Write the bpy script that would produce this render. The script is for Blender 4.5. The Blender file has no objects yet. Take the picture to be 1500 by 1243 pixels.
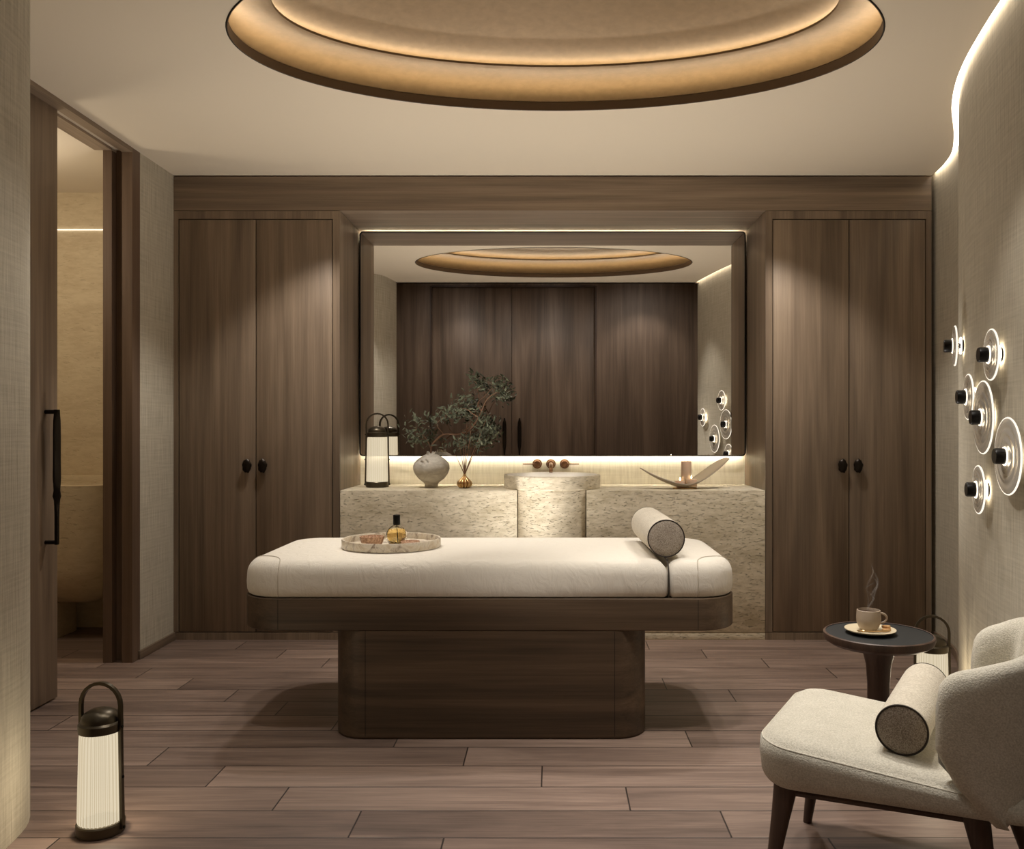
import bpy, bmesh, math, random
from mathutils import Vector, Matrix
PI = math.pi
S = bpy.context.scene
C = S.collection

# ------------------------------------------------------------------ helpers
def R(d): return math.radians(d)

def srgb(r, g, b):
    def f(c):
        c /= 255.0
        return c / 12.92 if c <= .04045 else ((c + .055) / 1.055) ** 2.4
    return (f(r), f(g), f(b), 1)

def make_mesh(name, parts, mat, off=(0, 0, 0), smooth=35, uvs=None):
    V, F, MI = [], [], []
    for p in parts:
        v, f = p[0], p[1]
        mi = p[2] if len(p) > 2 else 0
        n = len(V)
        V += [(a[0] - off[0], a[1] - off[1], a[2] - off[2]) for a in v]
        F += [tuple(i + n for i in q) for q in f]
        MI += [mi] * len(f) if isinstance(mi, int) else list(mi)
    me = bpy.data.meshes.new(name)
    me.from_pydata(V, [], F)
    if uvs is not None:
        uvl = me.uv_layers.new(name='UVMap')
        for lp in me.loops:
            uvl.data[lp.index].uv = uvs[lp.vertex_index]
    for p, m in zip(me.polygons, MI):
        p.material_index = m
    bm = bmesh.new(); bm.from_mesh(me)
    bmesh.ops.recalc_face_normals(bm, faces=bm.faces)
    bm.to_mesh(me); bm.free()
    mats = mat if isinstance(mat, (list, tuple)) else [mat]
    for m in mats: me.materials.append(m)
    if smooth:
        me.shade_smooth()
        me.set_sharp_from_angle(angle=R(smooth))
    return me

def obj(name, parts, mat, parent=None, world=True, smooth=35, uvs=None, loc=None, rot=None):
    off = (0, 0, 0)
    if parent is not None and world:
        q = parent; o3 = Vector((0, 0, 0))
        while q is not None:
            o3 += Vector(q.location); q = q.parent
        off = o3
    if loc is not None: off = Vector(off) + Vector(loc) if world else off
    me = make_mesh(name, parts, mat, off, smooth, uvs)
    o = bpy.data.objects.new(name, me); C.objects.link(o)
    if parent is not None: o.parent = parent
    if loc is not None: o.location = loc
    if rot is not None: o.rotation_euler = rot
    return o

def thing(name, label, cat, loc=(0, 0, 0), rotz=0, group=None):
    o = bpy.data.objects.new(name, None); C.objects.link(o)
    o.empty_display_size = .1
    o.location = loc; o.rotation_euler = (0, 0, rotz)
    tag(o, label, cat, group)
    return o

def tag(o, label, cat, group=None, kind=None):
    o['label'] = label; o['category'] = cat
    if group: o['group'] = group
    if kind: o['kind'] = kind
    return o

def struct(name, parts, mat, parent=None, **k):
    o = obj(name, parts, mat, parent, **k)
    if parent is None: o['kind'] = 'structure'
    return o

def box(x0, x1, y0, y1, z0, z1, bev=0, seg=2):
    if bev <= 0:
        v = [(x0, y0, z0), (x1, y0, z0), (x1, y1, z0), (x0, y1, z0), (x0, y0, z1), (x1, y0, z1), (x1, y1, z1), (x0, y1, z1)]
        f = [(0, 3, 2, 1), (4, 5, 6, 7), (0, 1, 5, 4), (1, 2, 6, 5), (2, 3, 7, 6), (3, 0, 4, 7)]
        return v, f
    bm = bmesh.new()
    bmesh.ops.create_cube(bm, size=1)
    for q in bm.verts:
        q.co = Vector(((x0 + x1) / 2 + q.co.x * (x1 - x0), (y0 + y1) / 2 + q.co.y * (y1 - y0), (z0 + z1) / 2 + q.co.z * (z1 - z0)))
    bmesh.ops.bevel(bm, geom=list(bm.edges), offset=bev, segments=seg, profile=.5, affect='EDGES')
    bm.verts.ensure_lookup_table()
    v = [tuple(q.co) for q in bm.verts]; f = [tuple(w.index for w in q.verts) for q in bm.faces]
    bm.free()
    return v, f

def rings(loops, cap0=True, cap1=True, closed=True):
    n = len(loops[0]); V = [p for l in loops for p in l]; F = []
    for i in range(len(loops) - 1):
        for j in range(n if closed else n - 1):
            k = (j + 1) % n
            F.append((i * n + j, i * n + k, (i + 1) * n + k, (i + 1) * n + j))
    if cap0: F.append(tuple(range(n))[::-1])
    if cap1: F.append(tuple((len(loops) - 1) * n + j for j in range(n)))
    return V, F

def lathe(prof, n=48, cx=0, cy=0, cap0=True, cap1=True, sx=1, sy=1):
    L = [[(cx + r * sx * math.cos(2 * PI * j / n), cy + r * sy * math.sin(2 * PI * j / n), z) for j in range(n)] for r, z in prof]
    return rings(L, cap0, cap1)

def tube(pts, rad, n=10, caps=True, flat=None):
    P = [Vector(p) for p in pts]
    rr = rad if isinstance(rad, (list, tuple)) else [rad] * len(P)
    L = []; up = None
    for i, p in enumerate(P):
        t = (P[min(i + 1, len(P) - 1)] - P[max(i - 1, 0)]).normalized()
        if up is None:
            up = Vector((0, 0, 1)) if abs(t.z) < .9 else Vector((1, 0, 0))
        a = t.cross(up)
        if a.length < 1e-5: a = t.cross(Vector((0, 1, 0)))
        a.normalize(); b = a.cross(t).normalized(); up = b
        fa, fb = flat if flat else (1, 1)
        L.append([tuple(p + a * math.cos(2 * PI * j / n) * rr[i] * fa + b * math.sin(2 * PI * j / n) * rr[i] * fb) for j in range(n)])
    return rings(L, caps, caps)

def smooth_path(pts, k=6):
    P = [Vector(p) for p in pts]
    out = []
    for i in range(len(P) - 1):
        p0 = P[max(i - 1, 0)]; p1 = P[i]; p2 = P[i + 1]; p3 = P[min(i + 2, len(P) - 1)]
        for s in range(k):
            t = s / k
            out.append(.5 * ((2 * p1) + (-p0 + p2) * t + (2 * p0 - 5 * p1 + 4 * p2 - p3) * t * t + (-p0 + 3 * p1 - 3 * p2 + p3) * t ** 3))
    out.append(P[-1])
    return out

def rrect(x0, x1, y0, y1, rs, ins, z, n=10):
    """rounded rectangle loop, radii rs = (x0y0, x1y0, x1y1, x0y1), inset by ins"""
    x0 += ins; x1 -= ins; y0 += ins; y1 -= ins
    cs = [(x0, y0, 1, 1, PI), (x1, y0, -1, 1, 1.5 * PI), (x1, y1, -1, -1, 0), (x0, y1, 1, -1, .5 * PI)]
    out = []
    for (cx, cy, sx, sy, a0), r in zip(cs, rs):
        r = max(r - ins, .004)
        ox, oy = cx + sx * r, cy + sy * r
        for k in range(n + 1):
            a = a0 + (PI / 2) * k / n
            out.append((ox + r * math.cos(a), oy + r * math.sin(a), z))
    return out

def slab(x0, x1, y0, y1, z0, z1, rs, bt=.01, bb=.01, n=10, crown=0, m=6):
    L = []
    if bb > 0:
        for k in range(m + 1):
            a = PI / 2 * k / m
            L.append(rrect(x0, x1, y0, y1, rs, bb * (1 - math.sin(a)), z0 + bb * (1 - math.cos(a)), n))
    else: L.append(rrect(x0, x1, y0, y1, rs, 0, z0, n))
    if bt > 0:
        for k in range(m + 1):
            a = PI / 2 * k / m
            L.append(rrect(x0, x1, y0, y1, rs, bt * (1 - math.cos(a)), z1 - crown - bt + bt * math.sin(a), n))
        if crown:
            w = min(x1 - x0, y1 - y0) / 2
            for fr in (.35, .55, .75, .9):
                ins = bt + (w - bt) * fr
                L.append(rrect(x0, x1, y0, y1, rs, min(ins, w * .97), z1 - crown * (1 - fr) ** 2, n))
    else: L.append(rrect(x0, x1, y0, y1, rs, 0, z1, n))
    return rings(L)

def xf(part, M):
    return ([tuple(M @ Vector(p)) for p in part[0]],) + tuple(part[1:])

def add_light(name, kind, loc, power, col, rot=(0, 0, 0), **k):
    d = bpy.data.lights.new(name, kind); d.energy = power; d.color = col[:3]
    for a, b in k.items(): setattr(d, a, b)
    o = bpy.data.objects.new(name, d); C.objects.link(o); o.location = loc; o.rotation_euler = rot
    return o

# ------------------------------------------------------------------ materials
def new_mat(name):
    m = bpy.data.materials.new(name); m.use_nodes = True
    nt = m.node_tree; bs = nt.nodes['Principled BSDF']
    return m, nt, bs

def N(nt, t, **k):
    n = nt.nodes.new(t)
    for a, b in k.items(): setattr(n, a, b)
    return n

def plain(name, col, rough=.5, metal=0, **k):
    m, nt, bs = new_mat(name)
    bs.inputs['Base Color'].default_value = col
    bs.inputs['Roughness'].default_value = rough
    bs.inputs['Metallic'].default_value = metal
    for a, b in k.items(): bs.inputs[a.replace('_', ' ')].default_value = b
    return m

def coords(nt, scale=(1, 1, 1), uv=False, rnd=True):
    tc = N(nt, 'ShaderNodeTexCoord'); mp = N(nt, 'ShaderNodeMapping')
    mp.inputs['Scale'].default_value = scale
    src = tc.outputs['UV' if uv else 'Object']
    if rnd:
        oi = N(nt, 'ShaderNodeObjectInfo'); mu = N(nt, 'ShaderNodeMath', operation='MULTIPLY'); mu.inputs[1].default_value = 7.3
        nt.links.new(oi.outputs['Random'], mu.inputs[0])
        ad = N(nt, 'ShaderNodeVectorMath', operation='ADD'); nt.links.new(src, ad.inputs[0]); nt.links.new(mu.outputs[0], ad.inputs[1])
        src = ad.outputs[0]
    nt.links.new(src, mp.inputs['Vector'])
    return mp.outputs['Vector']

def noise(nt, vec, scale, detail=4, rough=.55, dist=0):
    n = N(nt, 'ShaderNodeTexNoise'); n.inputs['Scale'].default_value = scale; n.inputs['Detail'].default_value = detail
    n.inputs['Roughness'].default_value = rough; n.inputs['Distortion'].default_value = dist
    nt.links.new(vec, n.inputs['Vector']); return n.outputs['Fac']

def ramp(nt, fac, stops):
    r = N(nt, 'ShaderNodeValToRGB'); e = r.color_ramp.elements
    while len(e) < len(stops): e.new(.5)
    for q, (p, c) in zip(e, stops): q.position = p; q.color = c
    nt.links.new(fac, r.inputs[0]); return r.outputs[0]

def mix(nt, fac, a, b, mode='MIX'):
    m = N(nt, 'ShaderNodeMix', data_type='RGBA', blend_type=mode)
    for s, v in ((m.inputs[0], fac), (m.inputs[6], a), (m.inputs[7], b)):
        if hasattr(v, 'links') or hasattr(v, 'is_linked'): nt.links.new(v, s)
        else: s.default_value = v
    return m.outputs[2]

def mth(nt, op, a, b=0, c=None):
    m = N(nt, 'ShaderNodeMath', operation=op)
    for s, v in zip(m.inputs, (a, b) if c is None else (a, b, c)):
        if hasattr(v, 'is_linked'): nt.links.new(v, s)
        else: s.default_value = v
    return m.outputs[0]

def bump(nt, bs, h, strength=.2, dist=.002):
    b = N(nt, 'ShaderNodeBump'); b.inputs['Strength'].default_value = strength; b.inputs['Distance'].default_value = dist
    nt.links.new(h, b.inputs['Height']); nt.links.new(b.outputs[0], bs.inputs['Normal'])

def wood(name, axis, dk, md, lt, rough=.45, fig=1.0, spec=.5):
    m, nt, bs = new_mat(name)
    st = .07
    sc = {'x': (st, 1, 1), 'y': (1, st, 1), 'z': (1, 1, st)}[axis]
    sc2 = {'x': (.018, 1, 1), 'y': (1, .018, 1), 'z': (1, 1, .018)}[axis]
    v = coords(nt, sc); v2 = coords(nt, sc2)
    broad = noise(nt, v, 5.5, 3, .5, 1.1)
    rings_ = mth(nt, 'FRACT', mth(nt, 'MULTIPLY', noise(nt, v, 2.3, 1, .4, .4), 9.0))
    rr = mth(nt, 'ABSOLUTE', mth(nt, 'SUBTRACT', rings_, .5))
    fine = noise(nt, v2, 150, 5, .7)
    med = noise(nt, v2, 38, 4, .6)
    f = mth(nt, 'ADD', mth(nt, 'MULTIPLY', broad, .9), mth(nt, 'ADD', mth(nt, 'MULTIPLY', fine, .45), mth(nt, 'ADD', mth(nt, 'MULTIPLY', med, .5), mth(nt, 'MULTIPLY', rr, .22 * fig))))
    f = mth(nt, 'SUBTRACT', f, .48)
    c = ramp(nt, f, [(.28, dk), (.52, md), (.78, lt)])
    nt.links.new(c, bs.inputs['Base Color'])
    bs.inputs['Roughness'].default_value = rough
    bs.inputs['Specular IOR Level'].default_value = spec
    bump(nt, bs, f, .12, .002)
    return m

WD = (srgb(98, 83, 68), srgb(125, 107, 89), srgb(150, 131, 110))
M_wood_v = wood('oak_vertical', 'z', *WD)
M_wood_h = wood('oak_horizontal', 'x', *WD)
M_wood_y = wood('oak_along_wall', 'y', *WD)
M_wood_hall = wood('oak_hall', 'z', srgb(88, 71, 57), srgb(110, 90, 74), srgb(134, 112, 94), .5)
M_wood_jamb = wood('oak_jamb', 'z', srgb(84, 67, 53), srgb(104, 84, 68), srgb(124, 102, 84))
M_wood_table = wood('oak_table', 'x', srgb(68, 56, 44), srgb(90, 74, 58), srgb(112, 93, 74), .5, .5, .3)
M_wood_small = wood('walnut', 'z', srgb(60, 42, 33), srgb(82, 62, 50), srgb(100, 78, 64), .5, .5)

def mat_floor():
    m, nt, bs = new_mat('floor_planks')
    tc = N(nt, 'ShaderNodeTexCoord'); sp = N(nt, 'ShaderNodeSeparateXYZ'); nt.links.new(tc.outputs['Object'], sp.inputs[0])
    x, y = sp.outputs[0], sp.outputs[1]
    W, L = .1865, 1.152
    ry = mth(nt, 'DIVIDE', mth(nt, 'SUBTRACT', y, 2.621), W)
    r = mth(nt, 'FLOOR', ry); fy = mth(nt, 'FRACT', ry)
    sh = mth(nt, 'ADD', mth(nt, 'MULTIPLY', mth(nt, 'SUBTRACT', 12, r), .288), .538)
    rx = mth(nt, 'DIVIDE', mth(nt, 'SUBTRACT', x, sh), L)
    cx = mth(nt, 'FLOOR', rx); fx = mth(nt, 'FRACT', rx)
    cb = N(nt, 'ShaderNodeCombineXYZ'); nt.links.new(cx, cb.inputs[0]); nt.links.new(r, cb.inputs[1])
    wn = N(nt, 'ShaderNodeTexWhiteNoise', noise_dimensions='3D'); nt.links.new(cb.outputs[0], wn.inputs['Vector'])
    rnd = wn.outputs['Value']
    ey = mth(nt, 'MULTIPLY', mth(nt, 'MINIMUM', fy, mth(nt, 'SUBTRACT', 1, fy)), W)
    ex = mth(nt, 'MULTIPLY', mth(nt, 'MINIMUM', fx, mth(nt, 'SUBTRACT', 1, fx)), L)
    e = mth(nt, 'MINIMUM', ex, ey)
    gap = N(nt, 'ShaderNodeMapRange'); gap.inputs['From Min'].default_value = .0012; gap.inputs['From Max'].default_value = .0035
    nt.links.new(e, gap.inputs['Value'])
    of = mth(nt, 'MULTIPLY', rnd, 37.0)
    c2 = N(nt, 'ShaderNodeCombineXYZ'); nt.links.new(mth(nt, 'ADD', x, of), c2.inputs[0]); nt.links.new(y, c2.inputs[1]); nt.links.new(of, c2.inputs[2])
    mp = N(nt, 'ShaderNodeMapping'); mp.inputs['Scale'].default_value = (.1, 1, 1); nt.links.new(c2.outputs[0], mp.inputs[0])
    mp2 = N(nt, 'ShaderNodeMapping'); mp2.inputs['Scale'].default_value = (.03, 1, 1); nt.links.new(c2.outputs[0], mp2.inputs[0])
    broad = noise(nt, mp.outputs[0], 9, 4, .6, 1.2); fine = noise(nt, mp2.outputs[0], 120, 5, .7)
    f = mth(nt, 'ADD', mth(nt, 'MULTIPLY', broad, .75), mth(nt, 'MULTIPLY', fine, .55))
    f = mth(nt, 'ADD', f, mth(nt, 'MULTIPLY', mth(nt, 'SUBTRACT', rnd, .5), .22))
    c = ramp(nt, f, [(.36, srgb(82, 68, 60)), (.62, srgb(120, 101, 90)), (.9, srgb(156, 134, 120))])
    c = mix(nt, gap.outputs[0], srgb(30, 22, 18), c)
    nt.links.new(c, bs.inputs['Base Color'])
    bs.inputs['Roughness'].default_value = .42
    h = mth(nt, 'ADD', mth(nt, 'MULTIPLY', f, .25), gap.outputs[0])
    bump(nt, bs, h, .35, .002)
    return m
M_floor = mat_floor()

def mat_linen(name, a, b, sx=130, sy=5):
    m, nt, bs = new_mat(name)
    v1 = coords(nt, (sx, sy, 1), True, False); v2 = coords(nt, (4, 90, 1), True, False)
    n1 = noise(nt, v1, 1, 3, .6); n2 = noise(nt, v2, 1, 2, .6); n3 = noise(nt, coords(nt, (330, 330, 1), True, False), 1, 2, .6)
    f = mth(nt, 'ADD', mth(nt, 'MULTIPLY', n1, .65), mth(nt, 'ADD', mth(nt, 'MULTIPLY', n2, .3), mth(nt, 'MULTIPLY', n3, .15)))
    c = ramp(nt, f, [(.36, a), (.72, b)])
    nt.links.new(c, bs.inputs['Base Color']); bs.inputs['Roughness'].default_value = .85
    bs.inputs['Specular IOR Level'].default_value = .2
    bump(nt, bs, f, .5, .003)
    return m
M_linen = mat_linen('linen_wallpaper', srgb(166, 158, 141), srgb(204, 196, 178))
M_splash = mat_linen('ribbed_plaster', srgb(206, 196, 170), srgb(232, 224, 200), 70, 5)

def mat_travertine(name, a, b, k=1.0, ps=.32, bs2=.9):
    m, nt, bs = new_mat(name)
    v = coords(nt, (.35, .35, 1)); v2 = coords(nt, (.7, .7, 2.4))
    n1 = noise(nt, v, 7, 4, .55, .6); n2 = noise(nt, v, 45, 5, .65, .3)
    pits = noise(nt, v2, 55 * k, 3, .55, .3)
    pm = N(nt, 'ShaderNodeMapRange'); pm.inputs['From Min'].default_value = .60; pm.inputs['From Max'].default_value = .68
    nt.links.new(pits, pm.inputs['Value'])
    f = mth(nt, 'ADD', mth(nt, 'MULTIPLY', n1, .5), mth(nt, 'MULTIPLY', n2, .6))
    c = ramp(nt, f, [(.42, a), (.66, b)])
    c = mix(nt, mth(nt, 'MULTIPLY', pm.outputs[0], ps), c, srgb(110, 92, 66))
    nt.links.new(c, bs.inputs['Base Color']); bs.inputs['Roughness'].default_value = .6
    bs.inputs['Specular IOR Level'].default_value = .3
    h = mth(nt, 'SUBTRACT', mth(nt, 'MULTIPLY', n2, .5), pm.outputs[0])
    bump(nt, bs, h, bs2, .006)
    return m
M_trav = mat_travertine('travertine', srgb(190, 177, 150), srgb(228, 217, 194))
M_trav_bath = mat_travertine('travertine_bath', srgb(190, 172, 142), srgb(206, 190, 160), .5, .15, .3)

M_ceil = plain('ceiling_paint', srgb(214, 200, 178), .9)
M_black = plain('black_metal', srgb(20, 18, 16), .4, .6)
M_dark = plain('shadow_gap', srgb(14, 12, 10), .9)
M_bronze_dark = plain('dark_bronze', srgb(84, 76, 62), .34, .75)
M_handle = plain('door_pull_bronze', srgb(34, 27, 21), .35, .75)
M_bronze = plain('brushed_bronze', srgb(132, 98, 70), .38, .9)
M_brass = plain('brass', srgb(206, 172, 124), .3, 1)
M_mirror = plain('mirror_silver', (.93, .92, .9, 1), .0, 1)
M_white = plain('white_ceramic', srgb(226, 220, 210), .3)
M_rim = plain('ring_lip', srgb(104, 84, 62), .6)

def mat_gold():
    m, nt, bs = new_mat('gold_leaf')
    v = coords(nt, (1, 1, 1), False, False)
    n = noise(nt, v, 26, 5, .6, .3)
    c = ramp(nt, n, [(.3, srgb(118, 94, 63)), (.75, srgb(130, 104, 72))])
    nt.links.new(c, bs.inputs['Base Color']); bs.inputs['Metallic'].default_value = .3; bs.inputs['Roughness'].default_value = .45
    bump(nt, bs, n, .12, .006)
    return m
M_gold = mat_gold()

def emit(name, col, s):
    m = bpy.data.materials.new(name); m.use_nodes = True; nt = m.node_tree; nt.nodes.clear()
    e = N(nt, 'ShaderNodeEmission'); e.inputs[0].default_value = col; e.inputs[1].default_value = s
    o = N(nt, 'ShaderNodeOutputMaterial'); nt.links.new(e.outputs[0], o.inputs[0]); return m
WARM = (1, .80, .56, 1); WARM2 = (1, .85, .66, 1)
M_led_dome = emit('led_dome', (1, .89, .70, 1), 28)
M_dome_fill = emit('dome_inner_fill', (1, .89, .69, 1), 19)
M_led_cove = emit('led_cove', (1, .89, .74, 1), 7)
M_led_mirror = emit('led_mirror', (1, .91, .77, 1), 34)
M_led_bath = emit('led_bath', (1, .90, .74, 1), 1.6)
M_led_disc = emit('led_disc', (1, .86, .66, 1), 12)
M_led_ring = emit('led_ring', (1, .88, .70, 1), 2.2)
M_edge_glow = emit('glass_edge_glow', (1, .90, .74, 1), 1.1)  # glow put into the glass edge, which is no lamp itself
def shade_mat(name, col, s, t):
    m = emit(name, col, s); nt = m.node_tree
    e = [n for n in nt.nodes if n.type == 'EMISSION'][0]; o = [n for n in nt.nodes if n.type == 'OUTPUT_MATERIAL'][0]
    tr = N(nt, 'ShaderNodeBsdfTransparent'); mx = N(nt, 'ShaderNodeMixShader'); mx.inputs[0].default_value = t
    nt.links.new(e.outputs[0], mx.inputs[1]); nt.links.new(tr.outputs[0], mx.inputs[2]); nt.links.new(mx.outputs[0], o.inputs[0])
    return m
M_shade = shade_mat('lantern_shade', (1, .87, .63, 1), .74, .3)
M_shade_fold = shade_mat('lantern_fold', (1, .82, .55, 1), .56, .3)
M_flame = emit('flame', (1, .8, .5, 1), 8)

def mat_fabric(name, a, b, scale=220, bs_=.5, dist=.003, rough=.95, det=3):
    m, nt, bs = new_mat(name)
    v = coords(nt, (1, 1, 1), False, False)
    n = noise(nt, v, scale, det, .6); n2 = noise(nt, v, 14, 3, .5)
    f = mth(nt, 'ADD', mth(nt, 'MULTIPLY', n, .8), mth(nt, 'MULTIPLY', n2, .2))
    c = ramp(nt, f, [(.38, a), (.62, b)])
    nt.links.new(c, bs.inputs['Base Color']); bs.inputs['Roughness'].default_value = rough
    bs.inputs['Specular IOR Level'].default_value = .15
    bs.inputs['Sheen Weight'].default_value = .15
    bump(nt, bs, f, bs_, dist)
    return m
M_chair = mat_fabric('chair_wool', srgb(190, 184, 168), srgb(218, 212, 197), 240, .8, .003)
M_boucle = mat_fabric('boucle_cream', srgb(196, 186, 168), srgb(222, 213, 196), 170, .8, .004)
M_boucle_end = mat_fabric('boucle_taupe', srgb(132, 119, 105), srgb(196, 184, 168), 330, .8, .004)
M_piping = plain('dark_piping', srgb(50, 42, 34), .8)

def mat_sheet():
    m, nt, bs = new_mat('cotton_sheet')
    v = coords(nt, (1, 1, .5), False, False)
    n = noise(nt, v, 14, 4, .55, 1.5); n2 = noise(nt, v, 400, 2, .5)
    bs.inputs['Base Color'].default_value = srgb(226, 219, 206); bs.inputs['Roughness'].default_value = .9
    bs.inputs['Specular IOR Level'].default_value = .15; bs.inputs['Sheen Weight'].default_value = .1
    bump(nt, bs, mth(nt, 'ADD', n, mth(nt, 'MULTIPLY', n2, .05)), .5, .012)
    return m
M_sheet = mat_sheet()
M_sheet_seam = plain('sheet_piping', srgb(196, 186, 170), .9)

def mat_marble():
    m, nt, bs = new_mat('veined_marble')
    v = coords(nt, (1, 1, 1), False, False)
    n = noise(nt, v, 11, 6, .65, 2.2)
    c = ramp(nt, n, [(.34, srgb(120, 98, 80)), (.44, srgb(190, 176, 156)), (.52, srgb(222, 212, 194)), (.62, srgb(206, 190, 164)), (.72, srgb(150, 124, 98))])
    nt.links.new(c, bs.inputs['Base Color']); bs.inputs['Roughness'].default_value = .35
    return m
M_marble = mat_marble()

def mat_clay():
    m, nt, bs = new_mat('chalky_clay')
    v = coords(nt, (1, 1, 2), False, False)
    n = noise(nt, v, 16, 6, .7, .6)
    c = ramp(nt, n, [(.3, srgb(176, 168, 154)), (.7, srgb(218, 212, 200))])
    nt.links.new(c, bs.inputs['Base Color']); bs.inputs['Roughness'].default_value = .9
    bump(nt, bs, n, .5, .004)
    return m
M_clay = mat_clay()

def mat_copper():
    m, nt, bs = new_mat('hammered_copper')
    v = coords(nt, (1, 1, 1), False, False)
    n = noise(nt, v, 130, 2, .5)
    c = ramp(nt, n, [(.35, srgb(176, 134, 106)), (.68, srgb(226, 192, 162))])
    nt.links.new(c, bs.inputs['Base Color']); bs.inputs['Roughness'].default_value = .5; bs.inputs['Metallic'].default_value = .1
    bump(nt, bs, n, .8, .003)
    return m
M_copper = mat_copper()
M_glass = plain('clear_glass', (1, .97, .92, 1), .03, 0, Transmission_Weight=1.0, IOR=1.45)
M_glass_disc = plain('rippled_glass', (1, .94, .84, 1), .12, 0, Transmission_Weight=.66, IOR=1.45)
M_glass_amber = plain('amber_glass', (.80, .68, .52, 1), .15, 0, Transmission_Weight=.6, IOR=1.3)
M_oil = plain('golden_oil', (.95, .74, .32, 1), .02, 0, Transmission_Weight=1.0, IOR=1.33)
M_wax = plain('blush_wax', srgb(206, 178, 152), .55, 0, Subsurface_Weight=.2)
M_coffee = plain('coffee', srgb(48, 28, 16), .15)
M_cup = plain('stoneware', srgb(176, 158, 138), .4)
M_saucer = plain('saucer_glaze', srgb(214, 200, 170), .3)
M_cookie = mat_fabric('biscuit', srgb(176, 128, 78), srgb(214, 172, 122), 120, .8, .003)
M_inlay = plain('black_inlay', srgb(30, 32, 32), .5)
M_bark = plain('twig_bark', srgb(122, 90, 68), .8)
M_leaf = mat_fabric('olive_leaf', srgb(66, 70, 54), srgb(108, 112, 90), 30, .1, .001, .6)

# ------------------------------------------------------------------ camera
EYE = 1.226
cam = bpy.data.cameras.new('camera'); co = bpy.data.objects.new('camera', cam); C.objects.link(co)
co.location = (0, 0, EYE); co.rotation_euler = (PI / 2, 0, 0)
cam.sensor_width = 36; cam.lens = 1280 / 1500 * 36
cam.shift_x = (750 - 809.5) / 1500; cam.shift_y = 6.5 / 1500
cam.clip_start = .05; cam.clip_end = 60
S.camera = co

# ------------------------------------------------------------------ shell of the room
ZC = 2.70
YF, YB = 5.08, 5.63          # cabinet front, niche back wall
struct('floor', [box(-4.2, 2.8, -1.0, 6.2, -.1, 0)], M_floor)

edge_pts = [(2.204, 5.10), (2.199, 5.0), (2.181, 4.868), (2.126, 4.652), (2.012, 4.381), (1.846, 4.043), (1.728, 3.753), (1.65, 3.502), (1.592, 3.257), (1.54, 3.0), (1.49, 2.7), (1.455, 2.45), (1.44, 2.28)]
edge = [(p.x, p.y) for p in smooth_path([(x, y, 0) for x, y in edge_pts], 5)]

def offset_path(P, d):
    out = []
    for i in range(len(P)):
        a = Vector(P[max(i - 1, 0)]); b = Vector(P[min(i + 1, len(P) - 1)])
        t = (b - a).normalized(); n = Vector((-t.y, t.x))
        out.append((P[i][0] + n.x * d, P[i][1] + n.y * d))
    return out

def wall_strip(P, z0, z1, th, zn=8):
    """wall following plan path P; thickness th to the left of travel (may be negative); returns part + uvs"""
    Q = offset_path(P, th); n = len(P)
    V, UV, F = [], [], []
    L = [0]
    for i in range(1, n): L.append(L[-1] + math.dist(P[i], P[i - 1]))
    for side in (P, Q):
        for zi in range(zn + 1):
            z = z0 + (z1 - z0) * zi / zn
            for i, p in enumerate(side):
                V.append((p[0], p[1], z)); UV.append((L[i], z))
    m = n * (zn + 1)
    for s in (0, m):
        for zi in range(zn):
            for i in range(n - 1):
                a = s + zi * n + i
                F.append((a, a + 1, a + 1 + n, a + n))
    for i in range(n - 1):
        F.append((i, i + 1, m + i + 1, m + i)); t = zn * n
        F.append((t + i, t + i + 1, m + t + i + 1, m + t + i))
    for e_ in (0, n - 1):
        for zi in range(zn):
            a = zi * n + e_
            F.append((a, a + n, m + a + n, m + a))
    return (V, F), UV

# right wall: travels towards the camera, room is on its right-hand side (-x)
rw = offset_path(edge, .029)
rw_full = rw + [(1.52, 2.18), (1.72, 2.12), (1.95, 2.05), (1.97, 1.9), (1.97, 1.0), (1.97, -.62)]
part, uv = wall_strip([(rw[0][0], 5.8)] + rw_full, 0, 3.3, .12)
struct('wall_right', [part], M_linen, uvs=uv)
# left rounded wall beside the sliding door
col = smooth_path([(-2.36, 3.2, 0), (-2.2, 3.2, 0), (-1.98, 3.16, 0), (-1.86, 3.06, 0), (-1.755, 2.92, 0), (-1.636, 2.73, 0), (-1.597, 2.55, 0), (-1.578, 2.35, 0), (-1.62, 2.2, 0), (-1.85, 2.12, 0), (-2.25, 2.1, 0), (-2.32, 1.9, 0), (-2.32, 1.0, 0), (-2.32, -.62, 0)], 5)
part, uv = wall_strip([(p.x, p.y) for p in col], 0, 3.3, -.12)
struct('wall_left', [part], M_linen, uvs=uv)
# left wall between the doorway and the cabinets
part, uv = wall_strip([(-2.204, 5.8), (-2.204, 4.66)], 0, ZC + .1, -.15, 2)
struct('wall_left', [part], M_linen, uvs=uv)
struct('baseboard_left', [box(-2.204, -2.192, 4.645, YF, 0, .046, .002)], M_wood_y)
bp, buv = wall_strip(offset_path(rw, -.001), 0, .046, -.011, 1)
struct('baseboard_right', [bp], M_wood_y)
# back wall with the bright ribbed strip below the mirror
part, uv = wall_strip([(-2.4, YB), (2.4, YB)], 0, 3.0, .12, 4)
struct('wall_back', [part], M_splash, uvs=uv)
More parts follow.
